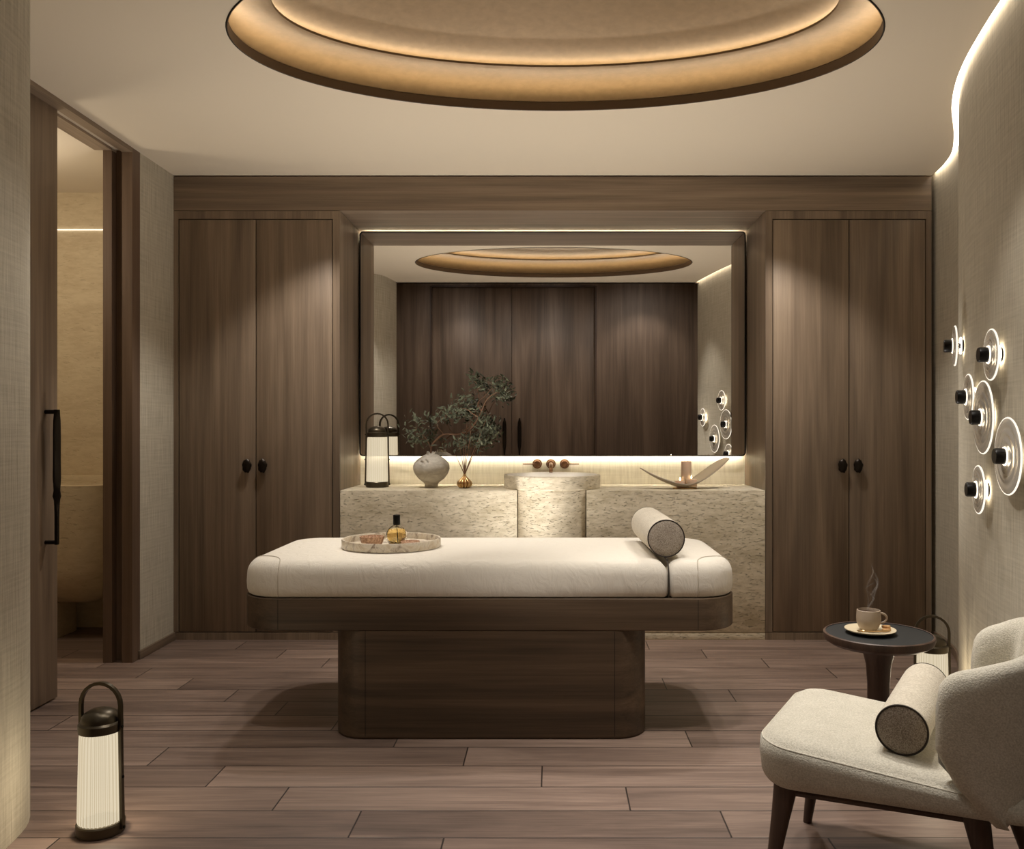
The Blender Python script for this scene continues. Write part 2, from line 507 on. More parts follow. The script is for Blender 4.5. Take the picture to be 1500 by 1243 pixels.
# wall behind the camera, seen in the mirror
YV = -.5
def vx(px): return (px - 809.5) * (2 * 5.567 - YV) / 1280
dl, dm, dr = vx(632), vx(749.5), vx(872)
struct('wall_front', [box(-2.6, dl, YV - .12, YV, 0, 3.3), box(dr, 2.3, YV - .12, YV, 0, 3.3), box(dl, dr, YV - .12, YV, 3.117, 3.3), box(dl, dr, YV - .12, YV - .10, 0, 3.117)], M_wood_hall)
struct('trim_3', [box(dr - .0, dr + .02, YV, YV + .006, 0, 3.13), box(dl - .02, dl, YV, YV + .006, 0, 3.13), box(dl, dr, YV, YV + .006, 3.117, 3.137)], M_wood_small)

def pull_bar(k=1.0):
    """twisted flat bar pull; local: mounts at y=0 plane, stands off -y... along +x = out"""
    out = .052; L = []
    pts = []
    H = .60 * k
    zs = [0, .02, .06, .12, .16, .19, .215, .24, .27, .30, .36, .50, .55, .575, .59, .60]
    wd = [.018, .018, .018, .018, .019, .023, .034, .027, .030, .044, .052, .052, .046, .030, .022, .022]
    td = [.016, .016, .016, .016, .017, .020, .018, .020, .020, .016, .014, .014, .015, .018, .02, .02]
    ang = [0, 0, 0, 0, 20, 45, 80, 60, 30, 8, 0, 0, 0, 0, 0, 0]
    for z, w, t, a in zip(zs, wd, td, ang):
        ca, sa = math.cos(R(a)), math.sin(R(a)); ring = []
        for q in range(12):
            th = 2 * PI * q / 12 + PI / 12
            u = math.copysign(abs(math.cos(th)) ** .5, math.cos(th)) * w / 2; v_ = math.copysign(abs(math.sin(th)) ** .5, math.sin(th)) * t / 2
            ring.append((out + u * sa + v_ * ca, u * ca - v_ * sa, z * k))
        L.append(ring)
    b = rings(L)
    m1 = tube([(0, 0, .010), (out, 0, .010)], .009, 10); m2 = tube([(0, 0, .59 * k), (out, 0, .59 * k)], .010, 10)
    return [b, m1, m2]

# hall doors behind the camera
for i, (a, b, hx, n_) in enumerate(((dl, dm, vx(739), 'door_2'), (dm, dr, vx(761), 'door_3'))):
    d = struct(n_, [box(a + .003, b - .003, YV - .09, YV - .045, .006, 3.112, .002)], M_wood_hall)
    h = obj('door_handle', [xf(q, Matrix.Translation((hx, YV - .046, .62)) @ Matrix.Rotation(PI / 2, 4, 'Z')) for q in pull_bar(1.25)], M_handle, d)

# ceiling with elliptic opening
EX, EY, EA, EB = 0.01, 3.34, 1.225, .70
def ell(o, z, n=128): return [(EX + (EA + o) * math.cos(2 * PI * j / n), EY + (EB + o) * math.sin(2 * PI * j / n), z) for j in range(n)]
cu = bpy.data.curves.new('ceil', 'CURVE'); cu.dimensions = '2D'; cu.fill_mode = 'BOTH'; cu.extrude = .019
for pts in ([(x, y) for x, y in edge] + [(-3.9, 2.28), (-3.9, 5.75), (2.204, 5.75)], [(p[0], p[1]) for p in ell(0.004, 0)]):
    sp = cu.splines.new('POLY'); sp.points.add(len(pts) - 1)
    for q, p in zip(sp.points, pts): q.co = (p[0], p[1], 0, 1)
    sp.use_cyclic_u = True
tmp = bpy.data.objects.new('tmp', cu); C.objects.link(tmp)
dg = bpy.context.evaluated_depsgraph_get()
me = bpy.data.meshes.new_from_object(tmp.evaluated_get(dg))
bpy.data.objects.remove(tmp)
for v in me.vertices: v.co.z += ZC + .019
me.materials.clear(); me.materials.append(M_ceil)
ce = bpy.data.objects.new('ceiling', me); C.objects.link(ce); ce['kind'] = 'structure'
# raised hall ceiling and its fascia
struct('ceiling', [box(-2.6, 2.3, -.65, 2.3, 3.28, 3.36)], M_ceil)
struct('trim_2', [box(-2.6, 1.62, 2.28, 2.34, ZC, 3.3)], M_ceil)
# roof lid above the ceiling so no light leaks
struct('ceiling', [box(-4.0, 2.6, 2.2, 5.9, 3.30, 3.36)], M_ceil)

dome = thing('ceiling_dome', 'oval recessed ceiling dome lined with gold leaf and lit from its rim', 'ceiling dome', (EX, EY, ZC))
obj('rim', [rings([ell(.004, ZC - .002), ell(.0, ZC - .002), ell(0, ZC + .036), ell(.004, ZC + .036), ell(.004, ZC - .002)], False, False)], M_rim, dome)
obj('edge_line', [rings([ell(.008, ZC - .001), ell(.004, ZC - .003), ell(.0, ZC - .001)], False, False)], M_black, dome)
obj('light_shelf', [rings([ell(.0, ZC + .0385), ell(.16, ZC + .0385)], False, False)], M_gold, dome)
prof = [(.155, .0385), (.152, .058), (.135, .080), (.10, .100), (.05, .115), (-.02, .126), (-.09, .131), (-.135, .131), (-.149, .136), (-.150, .145), (-.146, .145), (-.144, .1375), (-.095, .1375), (-.085, .141), (-.085, .158), (-.10, .168), (-.15, .182), (-.22, .198), (-.30, .214), (-.40, .232), (-.50, .246), (-.60, .257), (-.66, .261), (-.694, .262)]
prof = [(o_, ZC + z_) for o_, z_ in prof]
obj('gold_dome', [rings([ell(o, z) for o, z in prof], False, True)], M_gold, dome, smooth=30)
obj('light_strip', [rings([ell(.008, ZC + .0395), ell(.026, ZC + .0395)], False, False)], M_led_dome, dome)
obj('light_strip', [rings([ell(-.118, ZC + .1385), ell(-.106, ZC + .1385)], False, False)], M_dome_fill, dome)  # added hidden strip that brightens the inner ring of the dome

# light line between ceiling edge and right wall
e2 = offset_path(edge, .030)
V = []; F = []
for (a, b) in zip(edge, e2): V += [(a[0], a[1], ZC + .022), (b[0], b[1], ZC + .022)]
for i in range(len(edge) - 1): F.append((2 * i, 2 * i + 1, 2 * i + 3, 2 * i + 2))
V2 = [(x, y, z + .006) for x, y, z in V]
F2 = [tuple(q + len(V) for q in f) for f in F]
o = obj('cove_light', [(V + V2, F + F2)], M_led_cove)
tag(o, 'warm glowing light line curving between the ceiling and the right wall', 'cove light')

# ------------------------------------------------------------------ doorway on the left
JY = 4.58
struct('trim_1', [box(-2.357, -2.311, JY, JY + .08, 0, 2.686), box(-2.257, -2.203, JY, JY + .085, 0, 2.70), box(-2.311, -2.257, JY + .05, JY + .08, 0, 2.7)], [M_wood_jamb])
struct('trim_4', [box(-2.40, -2.311, 3.2, JY, 2.686, 2.70), box(-2.257, -2.202, 3.2, JY, 2.677, 2.70)], [M_wood_y])
d1 = struct('door_1', [box(-2.300, -2.255, 3.22, 3.98, .008, 2.692, .002)], M_wood_v)
obj('door_handle', [xf(q, Matrix.Translation((-2.256, 3.885, .712))) for q in pull_bar(1.0)], M_handle, d1)
# room beyond
part, uv = wall_strip([(-3.8, 5.45), (-2.355, 5.45)], 0, 2.8, .12, 4)
struct('wall_back', [part], M_trav_bath, uvs=uv)
struct('wall_left', [box(-3.9, -3.8, 2.6, 5.6, 0, 2.8)], M_trav_bath)
struct('wall_front', [box(-3.8, -2.36, 2.9, 3.0, 0, 2.8)], M_trav_bath)
o = obj('wall_light_line', [box(-3.79, -2.357, 5.440, 5.449, 2.464, 2.469)], M_led_bath)
tag(o, 'thin horizontal light line on the stone wall seen through the doorway', 'light line')
tub = thing('stone_basin', 'large rounded travertine basin against the wall beyond the doorway', 'basin', (-3.05, 5.2, 0))
L = []
bx0, bx1, by0, by1 = -3.75, -2.56, 4.98, 5.40
for z, ins in ((.20, .20), (.215, .13), (.25, .075), (.32, .03), (.42, .008), (.60, 0), (.90, 0), (.902, .004)):
    L.append(rrect(bx0, bx1, by0, by1, (.2, .2, .2, .2), ins, z, 10))
for z, ins in ((.902, .04), (.86, .05), (.80, .12)):
    L.append(rrect(bx0, bx1, by0, by1, (.2, .2, .2, .2), ins, z, 10))
obj('bowl', [rings(L)], M_trav_bath, tub, smooth=50)
obj('pedestal', [slab(-3.3, -2.9, 5.05, 5.40, 0, .205, (.1,) * 4, 0, 0)], M_trav_bath, tub)
obj('ledge', [box(-3.78, -2.385, 5.40, 5.449, 0.0, .868, .003), box(-3.78, -2.43, 5.40, 5.449, .868, .937, .003)], M_trav_bath, tub)

# ------------------------------------------------------------------ wardrobes
def knob(x, z):
    v = []
    prof = [(.010, 0), (.010, .012), (.022, .016), (.030, .022), (.032, .028), (.026, .036), (.014, .040), (.004, .041)]
    L = []
    n = 28
    for r, h in prof:
        ring = []
        for j in range(n):
            a = 2 * PI * j / n
            k = 1 + (.05 * math.sin(5 * a + 1) + .05 * math.sin(9 * a)) * (1 if r > .015 else 0)
            ring.append((x + r * k * .85 * math.cos(a), YF + .003 - h, z + r * k * 1.25 * math.sin(a)))
        L.append(ring)
    return rings(L)

def wardrobe(x0, x1, dx, label):
    t = thing('wardrobe', label, 'wardrobe', ((x0 + x1) / 2, 5.35, 0))
    a, m_, b = dx
    g = .0025; z0, z1 = .048, 2.444
    fr = [box(x0, a - g, YF, YF + .02, 0.046, 2.492), box(b + g, x1, YF, YF + .02, 0.046, 2.492), box(a - g, b + g, YF, YF + .02, z1 + g, 2.492)]
    obj('frame', fr, M_wood_v, t)
    obj('carcass', [box(x0, x0 + .02, YF + .02, YB, .046, 2.492), box(x1 - .02, x1, YF + .02, YB, .046, 2.492), box(x0 + .02, x1 - .02, YF + .03, YF + .04, .046, 2.49)], M_wood_v, t)
    obj('plinth', [box(x0, x1, YF + .001, YF + .02, 0, .043)], M_wood_v, t)
    for (p, q, kx) in ((a, m_, m_ - .045), (m_, b, m_ + .045)):
        d = obj('door', [box(p + g, q - g, YF + .001, YF + .024, z0, z1 - g, .0015)], M_wood_v, t)
        k = obj('knob', [knob(kx, 1.012)], M_handle, d)
        k['label'] = 'sculpted dark bronze knob'
    return t
wardrobe(-2.203, -1.238, (-2.173, -1.725, -1.280), 'tall brown oak wardrobe on the left of the mirror, next to the doorway wall')
wardrobe(1.238, 2.203, (1.280, 1.724, 2.169), 'tall brown oak wardrobe on the right of the mirror, behind the small side table')
struct('trim_5', [box(-2.203, 2.203, YF, YB, 2.495, 2.692), box(-2.203, 2.203, YF + .02, YB, 2.692, 2.70)], M_wood_h)

# ------------------------------------------------------------------ vanity
van = thing('vanity_counter', 'long travertine vanity counter with a round basin under the mirror', 'vanity', (0, 5.35, 0))
CT = .869
for x0, x1 in ((-1.236, -.207), (.197, 1.236)):
    obj('stone_block', [box(x0, x1, YF, YB - .004, .044, CT, .003), box(x0, x1, YF + .002, YB - .004, 0, .041, .002)], M_trav, van)
arc = []
for k in range(17):
    x = -.203 + (.395) * k / 16
    arc.append((x, 5.335 - math.sqrt(.2905 ** 2 - (x + .003) ** 2)))
loop = arc + [(.192, YB - .004), (-.203, YB - .004)]
obj('basin_column', [rings([[(x, y, z) for x, y in loop] for z in (0, CT - .001)])], M_trav, van)
bas = obj('basin', [lathe([(.2905, CT), (.2935, CT + .004), (.2935, .945), (.2905, .949), (.275, .949)], 72, -.003, 5.331, True, False)], M_trav, van)
obj('bowl', [lathe([(.275, .949), (.272, .944), (.26, .925), (.22, .895), (.12, .885), (.02, .883)], 72, -.003, 5.331, False, True)], M_white, bas)

# taps on the wall
def rose(x, z=1.0):
    prof = [(.031, 0), (.031, .010), (.029, .014), (.024, .015), (.02, .03), (.017, .032), (.003, .033)]
    return rings([[(x + r * math.cos(2 * PI * j / 32), YB - h, z + r * math.sin(2 * PI * j / 32)) for j in range(32)] for r, h in prof])
ZT = 1.226 - 51 * 5.63 / 1280
for xc, s, lb in ((-.099, -1, 'round bronze wall tap with a thin lever pointing left'), (.077, 1, 'round bronze wall tap with a thin lever pointing right')):
    t = thing('wall_tap', lb, 'tap', (xc, YB, ZT))
    obj('rose', [rose(xc, ZT)], M_bronze, t)
    obj('lever', [tube([(xc, YB - .032, ZT), (xc + s * .092, YB - .036, ZT)], .0035, 8)], M_bronze, t)
t = thing('wall_spout', 'round bronze wall spout pointing down over the basin between two taps', 'spout', (-.011, YB, ZT))
obj('rose', [rose(-.011, ZT)], M_bronze, t)
obj('spout', [tube(smooth_path([(-.011, YB - .02, ZT), (-.011, YB - .12, ZT - .003), (-.011, YB - .17, ZT - .018), (-.011, YB - .185, ZT - .045)], 5), .0115, 14)], M_bronze, t)

# mirror
mir = thing('wall_mirror', 'large wide wall mirror in a thin black frame with rounded corners and light behind', 'mirror', (0, 5.59, 1.05))
MX, MZ0, MZ1, MY = 1.227, 1.056, 2.481, 5.567
def rr_xz(x0, x1, z0, z1, r, y, n=6):
    return [(p[0], y, p[1]) for p in rrect(x0, x1, z0, z1, (r,) * 4, 0, 0, n)]
gl = rr_xz(-MX + .004, MX - .004, MZ0 + .004, MZ1 - .004, .018, MY)
obj('glass', [(gl, [tuple(range(len(gl)))])], M_mirror, mir, smooth=0)
fo = [rr_xz(-MX + .004, MX - .004, MZ0 + .004, MZ1 - .004, .018, MY + .002), rr_xz(-MX + .004, MX - .004, MZ0 + .004, MZ1 - .004, .018, MY - .004), rr_xz(-MX - .004, MX + .004, MZ0 - .004, MZ1 + .003, .026, MY - .004), rr_xz(-MX - .004, MX + .004, MZ0 - .004, MZ1 + .003, .026, MY + .028), rr_xz(-MX + .004, MX - .004, MZ0 + .004, MZ1 - .004, .018, MY + .028)]
obj('frame', [rings(fo, False, False)], M_black, mir)
gb = [(p[0], MY + .027, p[2]) for p in gl]
obj('back_panel', [(gb, [tuple(range(len(gb)))]), box(-1.15, 1.15, MY + .028, YB, 1.25, 2.3)], M_dark, mir, smooth=0)
ym0, ym1 = MY + .030, MY + .040
for nm, q in (('light_strip', box(-1.21, 1.21, ym0, ym1, MZ0 + .008, MZ0 + .018)), ('light_strip', box(-1.21, 1.21, ym0, ym1, MZ1 - .018, MZ1 - .008))):
    obj(nm, [q], M_led_mirror, mir)

# ------------------------------------------------------------------ lantern
def lantern(loc, rz, label, first=None):
    if first is not None:
        r = first.copy(); C.objects.link(r); r.location = loc; r.rotation_euler = (0, 0, rz)
        r['label'] = label
        for ch in first.children:
            c = ch.copy(); C.objects.link(c); c.parent = r
            for g in ch.children:
                d = g.copy(); C.objects.link(d); d.parent = c
        return r
    t = thing('lantern', label, 'lantern', loc, rz, 'portable pleated lanterns')
    kw = dict(world=False)
    obj('base', [lathe([(.066, 0), (.069, .003), (.069, .030), (.066, .034), (.05, .034)], 48)], M_bronze_dark, t, **kw)
    n = 34
    loops = []
    for z, r in ((.034, .056), (.036, .0615), (.042, .0635), (.16, .061), (.28, .0585), (.302, .0575), (.309, .052)):
        loops.append([((r + (.0018 if j % 4 < 2 else -.0018)) * math.cos(2 * PI * j / (4 * n)), (r + (.0018 if j % 4 < 2 else -.0018)) * math.sin(2 * PI * j / (4 * n)), z) for j in range(4 * n)])
    v, f = rings(loops)
    mi = [1 if (k % (4 * n)) % 4 in (1, 2, 3) and (k % (4 * n)) % 4 != 2 else 0 for k in range(len(f))]
    mi = [(1 if (k % (4 * n)) % 4 in (1, 3) else 0) for k in range(len(f))]
    obj('shade', [(v, f, mi)], [M_shade, M_shade_fold], t, smooth=20, **kw)
    obj('cap', [lathe([(.055, .306), (.062, .308), (.063, .312), (.063, .332), (.059, .336), (.056, .338), (.056, .342), (.054, .352), (.045, .363), (.03, .371), (.012, .375), (.002, .3755)], 48)], M_bronze_dark, t, **kw)
    pts = [(-.0712, 0, .012), (-.0705, 0, .06), (-.067, 0, .22), (-.0655, 0, .33), (-.0655, 0, .385)]
    for k in range(1, 12):
        a = PI - PI * k / 12
        pts.append((.0655 * math.cos(a), 0, .385 + .066 * math.sin(a)))
    pts += [(-x, y, z) for x, y, z in pts[:5]][::-1]
    L = []
    for i, p in enumerate(pts):
        a = Vector(pts[max(i - 1, 0)]); b = Vector(pts[min(i + 1, len(pts) - 1)]); tt = (b - a).normalized()
        nn = Vector((tt.z, 0, -tt.x)); P = Vector(p); w = .006
        L.append([tuple(P + nn * .0048 + Vector((0, w, 0))), tuple(P + nn * .0048 - Vector((0, w, 0))), tuple(P - nn * .0048 - Vector((0, w, 0))), tuple(P - nn * .0048 + Vector((0, w, 0)))])
    h = obj('handle', [rings(L)], M_bronze_dark, t, **kw)
    for s in (-1, 1):
        for z, x in ((.018, .0755), (.17, .0725), (.322, .070)):
            obj('rivet', [xf(lathe([(.0045, 0), (.0045, .003), (.002, .0045)], 12), Matrix.Translation((s * x, 0, z)) @ Matrix.Rotation(s * PI / 2, 4, 'Y'))], M_black, h, world=False)
    return t
LA = lantern((-1.378, 2.665, 0), R(-8), 'bronze lantern with glowing pleated shade on the floor by the left wall')
lantern((-1.078, 5.37, CT), R(12), 'bronze lantern with glowing pleated shade on the left end of the stone counter', LA)
lantern((1.572, 3.62, 0), R(-12), 'bronze lantern with glowing pleated shade on the floor behind the side table', LA)

for x_, y_, z_ in ((-1.378, 2.665, .17), (1.572, 3.62, .17)):
    add_light('lantern_bulb', 'POINT', (x_, y_, z_), 5, (1, .84, .6), shadow_soft_size=.03)

# ------------------------------------------------------------------ vase, bud vase, branches
vz = obj('round_vase', [lathe([(.036, 0), (.040, .003), (.040, .022), (.048, .033), (.078, .056), (.100, .085), (.110, .113), (.110, .132), (.102, .152), (.082, .174), (.055, .193), (.034, .203), (.029, .208), (.029, .216), (.025, .216), (.025, .204), (.040, .192), (.07, .172), (.09, .14), (.05, .05)], 56, -.738, 5.32, True, True)], M_clay)
for v in vz.data.vertices:
    v.co.z += CT
    if v.co.z > CT + .20 and v.co.z > CT + .205: v.co.z += .006 * math.sin(5 * math.atan2(v.co.y - 5.32, v.co.x + .738))
tag(vz, 'round chalky white clay vase with a ragged neck on the counter', 'vase')

BX, BY = -.531, 5.27
n = 96; L = []
for r, z in ((.016, 0), (.030, .003), (.040, .014), (.044, .027), (.040, .041), (.026, .056), (.014, .067), (.008, .080), (.009, .086), (.007, .086), (.005, .07)):
    L.append([(BX + r * (1 + .34 * (abs(math.sin(6 * 2 * PI * j / n)) ** .7 - .75)) * math.cos(2 * PI * j / n), BY + r * (1 + .34 * (abs(math.sin(6 * 2 * PI * j / n)) ** .7 - .75)) * math.sin(2 * PI * j / n), CT + z) for j in range(n)])
o = obj('bud_vase', [rings(L)], M_brass)
tag(o, 'small ribbed brass bud vase on the counter left of the basin', 'vase')

rnd = random.Random(7)
def leafs(center, dirn, n, spread, out, size=.036):
    for _ in range(int(n * .55)):
        p = Vector(center) + Vector((rnd.gauss(0, spread[0]), rnd.gauss(0, spread[1]), rnd.gauss(0, spread[2])))
        d = (Vector(dirn) * .6 + Vector((rnd.uniform(-1, 1), rnd.uniform(-.9, .9), rnd.uniform(-.9, 1)))).normalized()
        l = size * rnd.uniform(.7, 1.25); w = l * .17
        s = d.cross(Vector((rnd.uniform(-1, 1), rnd.uniform(-1, 1), rnd.uniform(-1, 1)))).normalized(); nn = d.cross(s).normalized()
        k = len(out[0])
        out[0] += [tuple(p), tuple(p + d * l * .35 + s * w), tuple(p + d * l * .75 + s * w * .7), tuple(p + d * l - nn * l * .08), tuple(p + d * l * .75 - s * w * .7), tuple(p + d * l * .35 - s * w), tuple(p + d * l * .5 + nn * w * .3)]
        out[1] += [(k, k + 1, k + 6), (k + 1, k + 2, k + 6), (k + 2, k + 3, k + 6), (k + 3, k + 4, k + 6), (k + 4, k + 5, k + 6), (k + 5, k, k + 6)]

def branch_thing(label, name, base, limbs, clusters, group=None):
    t = thing(name, label, 'branch', base)
    tubes = []
    for pts, r0 in limbs:
        P = smooth_path(pts, 5); m_ = len(P)
        tubes.append(tube(P, [r0 * (1 - .65 * i / m_) for i in range(m_)], 7))
    obj('twigs', tubes, M_bark, t)
    out = [[], []]
    for c, d, n_, sp in clusters: leafs(c, d, n_, sp, out)
    obj('leaves', [tuple(out)], M_leaf, t, smooth=0)
    return t
def P_(px, py, D): return ((px - 809.5) * D / 1280, D, EYE - (py - 628) * D / 1280)
D0 = 5.32
limbs = [([P_(632, 676, D0), P_(632, 655, D0), P_(638, 645, D0), P_(650, 636, D0 - .02), P_(668, 636, D0 - .03), P_(684, 632, D0 - .04), P_(697, 618, D0 - .05), P_(706, 600, D0 - .05), P_(714, 584, D0 - .06), P_(728, 574, D0 - .06)], .0065),
         ([P_(674, 636, D0 - .03), P_(688, 622, D0 - .02), P_(698, 600, D0 - .02), P_(702, 585, D0), P_(699, 568, D0)], .0045),
         ([P_(690, 625, D0 - .04), P_(700, 612, D0 - .06), P_(693, 606, D0 - .08), P_(680, 598, D0 - .1), P_(665, 605, D0 - .1)], .0036),
         ([P_(705, 602, D0 - .05), P_(700, 590, D0 - .03), P_(712, 578, D0 - .01), P_(722, 566, D0)], .0036),
         ([P_(632, 660, D0), P_(626, 645, D0 - .02), P_(614, 632, D0 - .05), P_(603, 622, D0 - .08)], .0036),
         ([P_(650, 636, D0), P_(640, 622, D0 - .02), P_(648, 612, D0 - .03), P_(658, 606, D0 - .05)], .002)]
cl = []
for px, py, dd, n_, sx, sz in ((693, 553, 0, 70, .024, .022), (703, 566, 0, 55, .025, .02), (728, 562, .03, 110, .035, .03), (737, 575, -.03, 100, .028, .035), (720, 580, 0, 30, .03, .015), (676, 586, -.05, 90, .035, .025), (668, 602, -.08, 110, .04, .022), (688, 604, -.06, 80, .03, .03), (655, 606, -.08, 50, .03, .018), (640, 612, -.06, 35, .03, .016),
                           (612, 616, -.06, 55, .035, .018), (602, 628, -.08, 45, .03, .02), (606, 645, -.08, 50, .03, .022), (622, 646, -.03, 25, .02, .02)):
    cl.append((P_(px, py, D0 + dd), (0, -.2, .3), n_, (sx, .035, sz)))
branch_thing('branching olive twig with grey green leaves rising from the round white vase', 'olive_branch', P_(632, 668, D0), limbs, cl)
limbs = []; cl = []
for tx, ty, dd in ((664, 660, 0), (671, 640, -.03), (678, 628, .02), (684, 618, 0), (690, 630, -.04), (698, 648, .03), (706, 640, 0), (712, 615, -.02)):
    b = Vector((BX, BY, CT + .075)); e_ = Vector(P_(tx, ty, BY + dd)); 
    mpt = b.lerp(e_, .45) + Vector((0, 0, .006))
    limbs.append(([tuple(b - Vector((0, 0, .05))), tuple(b), tuple(mpt), tuple(e_)], .0034))
for px, py, dd, n_, sx, sz in ((664, 655, 0, 30, .022, .018), (678, 645, .0, 60, .03, .022), (690, 640, .0, 60, .03, .03), (702, 652, 0, 50, .025, .02), (712, 640, 0, 90, .026, .03), (710, 618, 0, 70, .028, .022), (704, 630, 0, 60, .03, .02), (718, 630, 0, 40, .02, .02), (651, 657, -.04, 14, .012, .010)):
    cl.append((P_(px, py, BY + dd), (0, -.1, .6), n_, (sx, .035, sz)))
branch_thing('bunch of leafy olive sprigs standing in the small brass bud vase', 'olive_sprigs', (BX, BY, CT + .03), limbs, cl)

# ------------------------------------------------------------------ candle boat
CX, CYb = .790, 5.22
V = []; F = []
NU, NV = 40, 9
for i in range(NU + 1):
    u = -1 + 2 * i / NU
    x = u * .27
    zt = .170 * max(u, 0) ** 1.75 if u > 0 else .118 * abs(u) ** 1.6
    w = .075 * (1 - abs(u) ** 2.2) ** .8 * (1 if u > 0 else (1 - .35 * abs(u))) + .0015
    for j in range(NV):
        s = -1 + 2 * j / (NV - 1)
        V.append((CX + x, CYb + s * w + .03 * u, CT + .010 + zt + .022 * s * s * (w / .075) + (.034 * (s + 1) * (w / .075) * max(0, u) * 1.3)))
for i in range(NU):
    for j in range(NV - 1):
        a = i * NV + j; F.append((a, a + 1, a + 1 + NV, a + NV))
cb = thing('candle_boat', 'curved amber glass boat tray with upswept ends on the right of the counter', 'candle tray', (CX, CYb, CT))
o = obj('boat', [(V, F)], M_glass_amber, cb)
md = o.modifiers.new('thickness', 'SOLIDIFY'); md.thickness = .005; md.offset = 1
obj('foot', [lathe([(.072, CT), (.074, CT + .003), (.072, CT + .009), (.05, CT + .011)], 40, CX + .0, CYb, sy=.6)], M_brass, cb)
for x, y, r, h, lb in ((CX + .010, CYb + .012, .030, .150, 'tall blush pillar candle standing at the back of the amber glass boat'), (CX - .030, CYb - .012, .029, .034, 'short blush candle on the left of the amber glass boat'), (CX + .036, CYb - .022, .033, .045, 'wider short blush candle at the front right of the amber glass boat')):
    zb = CT + .014
    t = thing('candle', lb, 'candle', (x, y, zb), 0, 'candles on the glass boat')
    obj('wax', [lathe([(r * .96, zb), (r, zb + .004), (r, zb + h - .004), (r * .93, zb + h), (r * .8, zb + h - .004), (.004, zb + h - .006)], 32, x, y)], M_wax, t)
    obj('wick', [tube([(x, y, zb + h - .007), (x, y, zb + h + .004)], .0012, 6)], M_black, t)
    obj('flame', [lathe([(.001, zb + h + .002), (.0042, zb + h + .007), (.0038, zb + h + .012), (.0012, zb + h + .022)], 12, x, y)], M_flame, t)

# ------------------------------------------------------------------ treatment table
TX0, TX1, TY0, TY1 = -1.257, .742, 3.45, 4.28
tt = thing('treatment_table', 'wide massage table with white sheeted mattress on a dark wood pedestal', 'massage table', (-.25, 3.86, 0))
sk = obj('table_frame', [slab(TX0, TX1, TY0, TY1, .428, .556, (.17,) * 4, .004, .006, 16)], M_wood_table, tt)
for x in (-1.085, .575):
    obj('joint', [box(x - .0008, x + .0008, TY0 - .0006, TY0 + .01, .434, .552)], M_dark, sk)
pd = obj('pedestal', [slab(-.876, .378, TY0 + .001, 4.10, 0, .4275, (.13,) * 4, 0, .012, 16)], M_wood_table, tt)
for x in (-.74, .245):
    obj('joint', [box(x - .0008, x + .0008, TY0 + .0002, TY0 + .01, .012, .4275)], M_dark, pd)
ZM = .705
def mattress(x0, x1, rs):
    L = []; zb = .558
    prof = [(.012, zb), (.003, zb + .006), (-.002, zb + .02), (-.004, zb + .05), (-.002, zb + .08)]
    bt = .058
    for k in range(1, 9):
        a = PI / 2 * k / 8
        prof.append((-.002 + bt * (1 - math.cos(a)), zb + .08 + (ZM - .004 - zb - .08) * math.sin(a)))
    for k, dz in ((.10, -.002), (.16, -.0008), (.25, 0), (.36, .0)): prof.append((k, ZM + dz))
    for ins, z in prof:
        if x1 - x0 < .5 and ins > .12: continue
        ins2 = ins
        q = rrect(x0, x1, TY0 + .004, TY1 - .004, rs, ins2, z, 14)
        L.append(q)
    return rings(L)
mm = obj('mattress', [mattress(TX0 + .004, .458, (.165, .022, .022, .165))], M_sheet, tt, smooth=60)
mh = obj('head_section', [mattress(.461, TX1 - .004, (.022, .165, .165, .022))], M_sheet, tt, smooth=60)
for xs, s, par in ((-1.085, -1, mm), (.575, 1, mh)):
    xe = TX0 + .004 if s < 0 else TX1 - .004
    y0_ = TY0 + .004
    pts = [(xs, y0_ + .0115, .560), (xs, y0_ + .002, .566), (xs, y0_ - .003, .58), (xs, y0_ - .005, .61), (xs, y0_ - .003, .638)]
    rr_ = abs(xs - xe)
    def zprof(d):
        bt = .058
        if d < 0: return .638
        if d < bt - .002:
            c_ = 1 - (d + .002) / bt; return .638 + (ZM - .004 - .638) * math.sqrt(max(0, 1 - c_ * c_))
        return ZM - .004 + .0035 * min(1, (d - bt) / .05)
    for k in range(1, 30):
        th_ = PI / 2 * k / 30
        px_ = xe - s * rr_ * math.cos(th_) * 1.0; py_ = y0_ + rr_ * math.sin(th_)
        rc = .165; cx_ = xe - s * rc; cy_ = y0_ + rc
        if (px_ - cx_) * s > 0 and py_ < cy_: d_ = rc - math.hypot(px_ - cx_, py_ - cy_)
        else: d_ = min(abs(px_ - xe), py_ - y0_)
        if d_ > .002: pts.append((px_, py_, zprof(d_) + .0006))
    obj('piping', [tube(smooth_path(pts, 3), .0022, 6)], M_sheet_seam, par)
obj('seam', [tube(smooth_path([(.4595, TY0 + .010, .560), (.4595, TY0 + .004, .60), (.4595, TY0 + .007, .645), (.4595, TY0 + .022, .676), (.4595, TY0 + .055, .697), (.4595, TY0 + .12, .702), (.4595, TY1 - .1, .702)], 4), .0035, 6)], M_piping, mh)

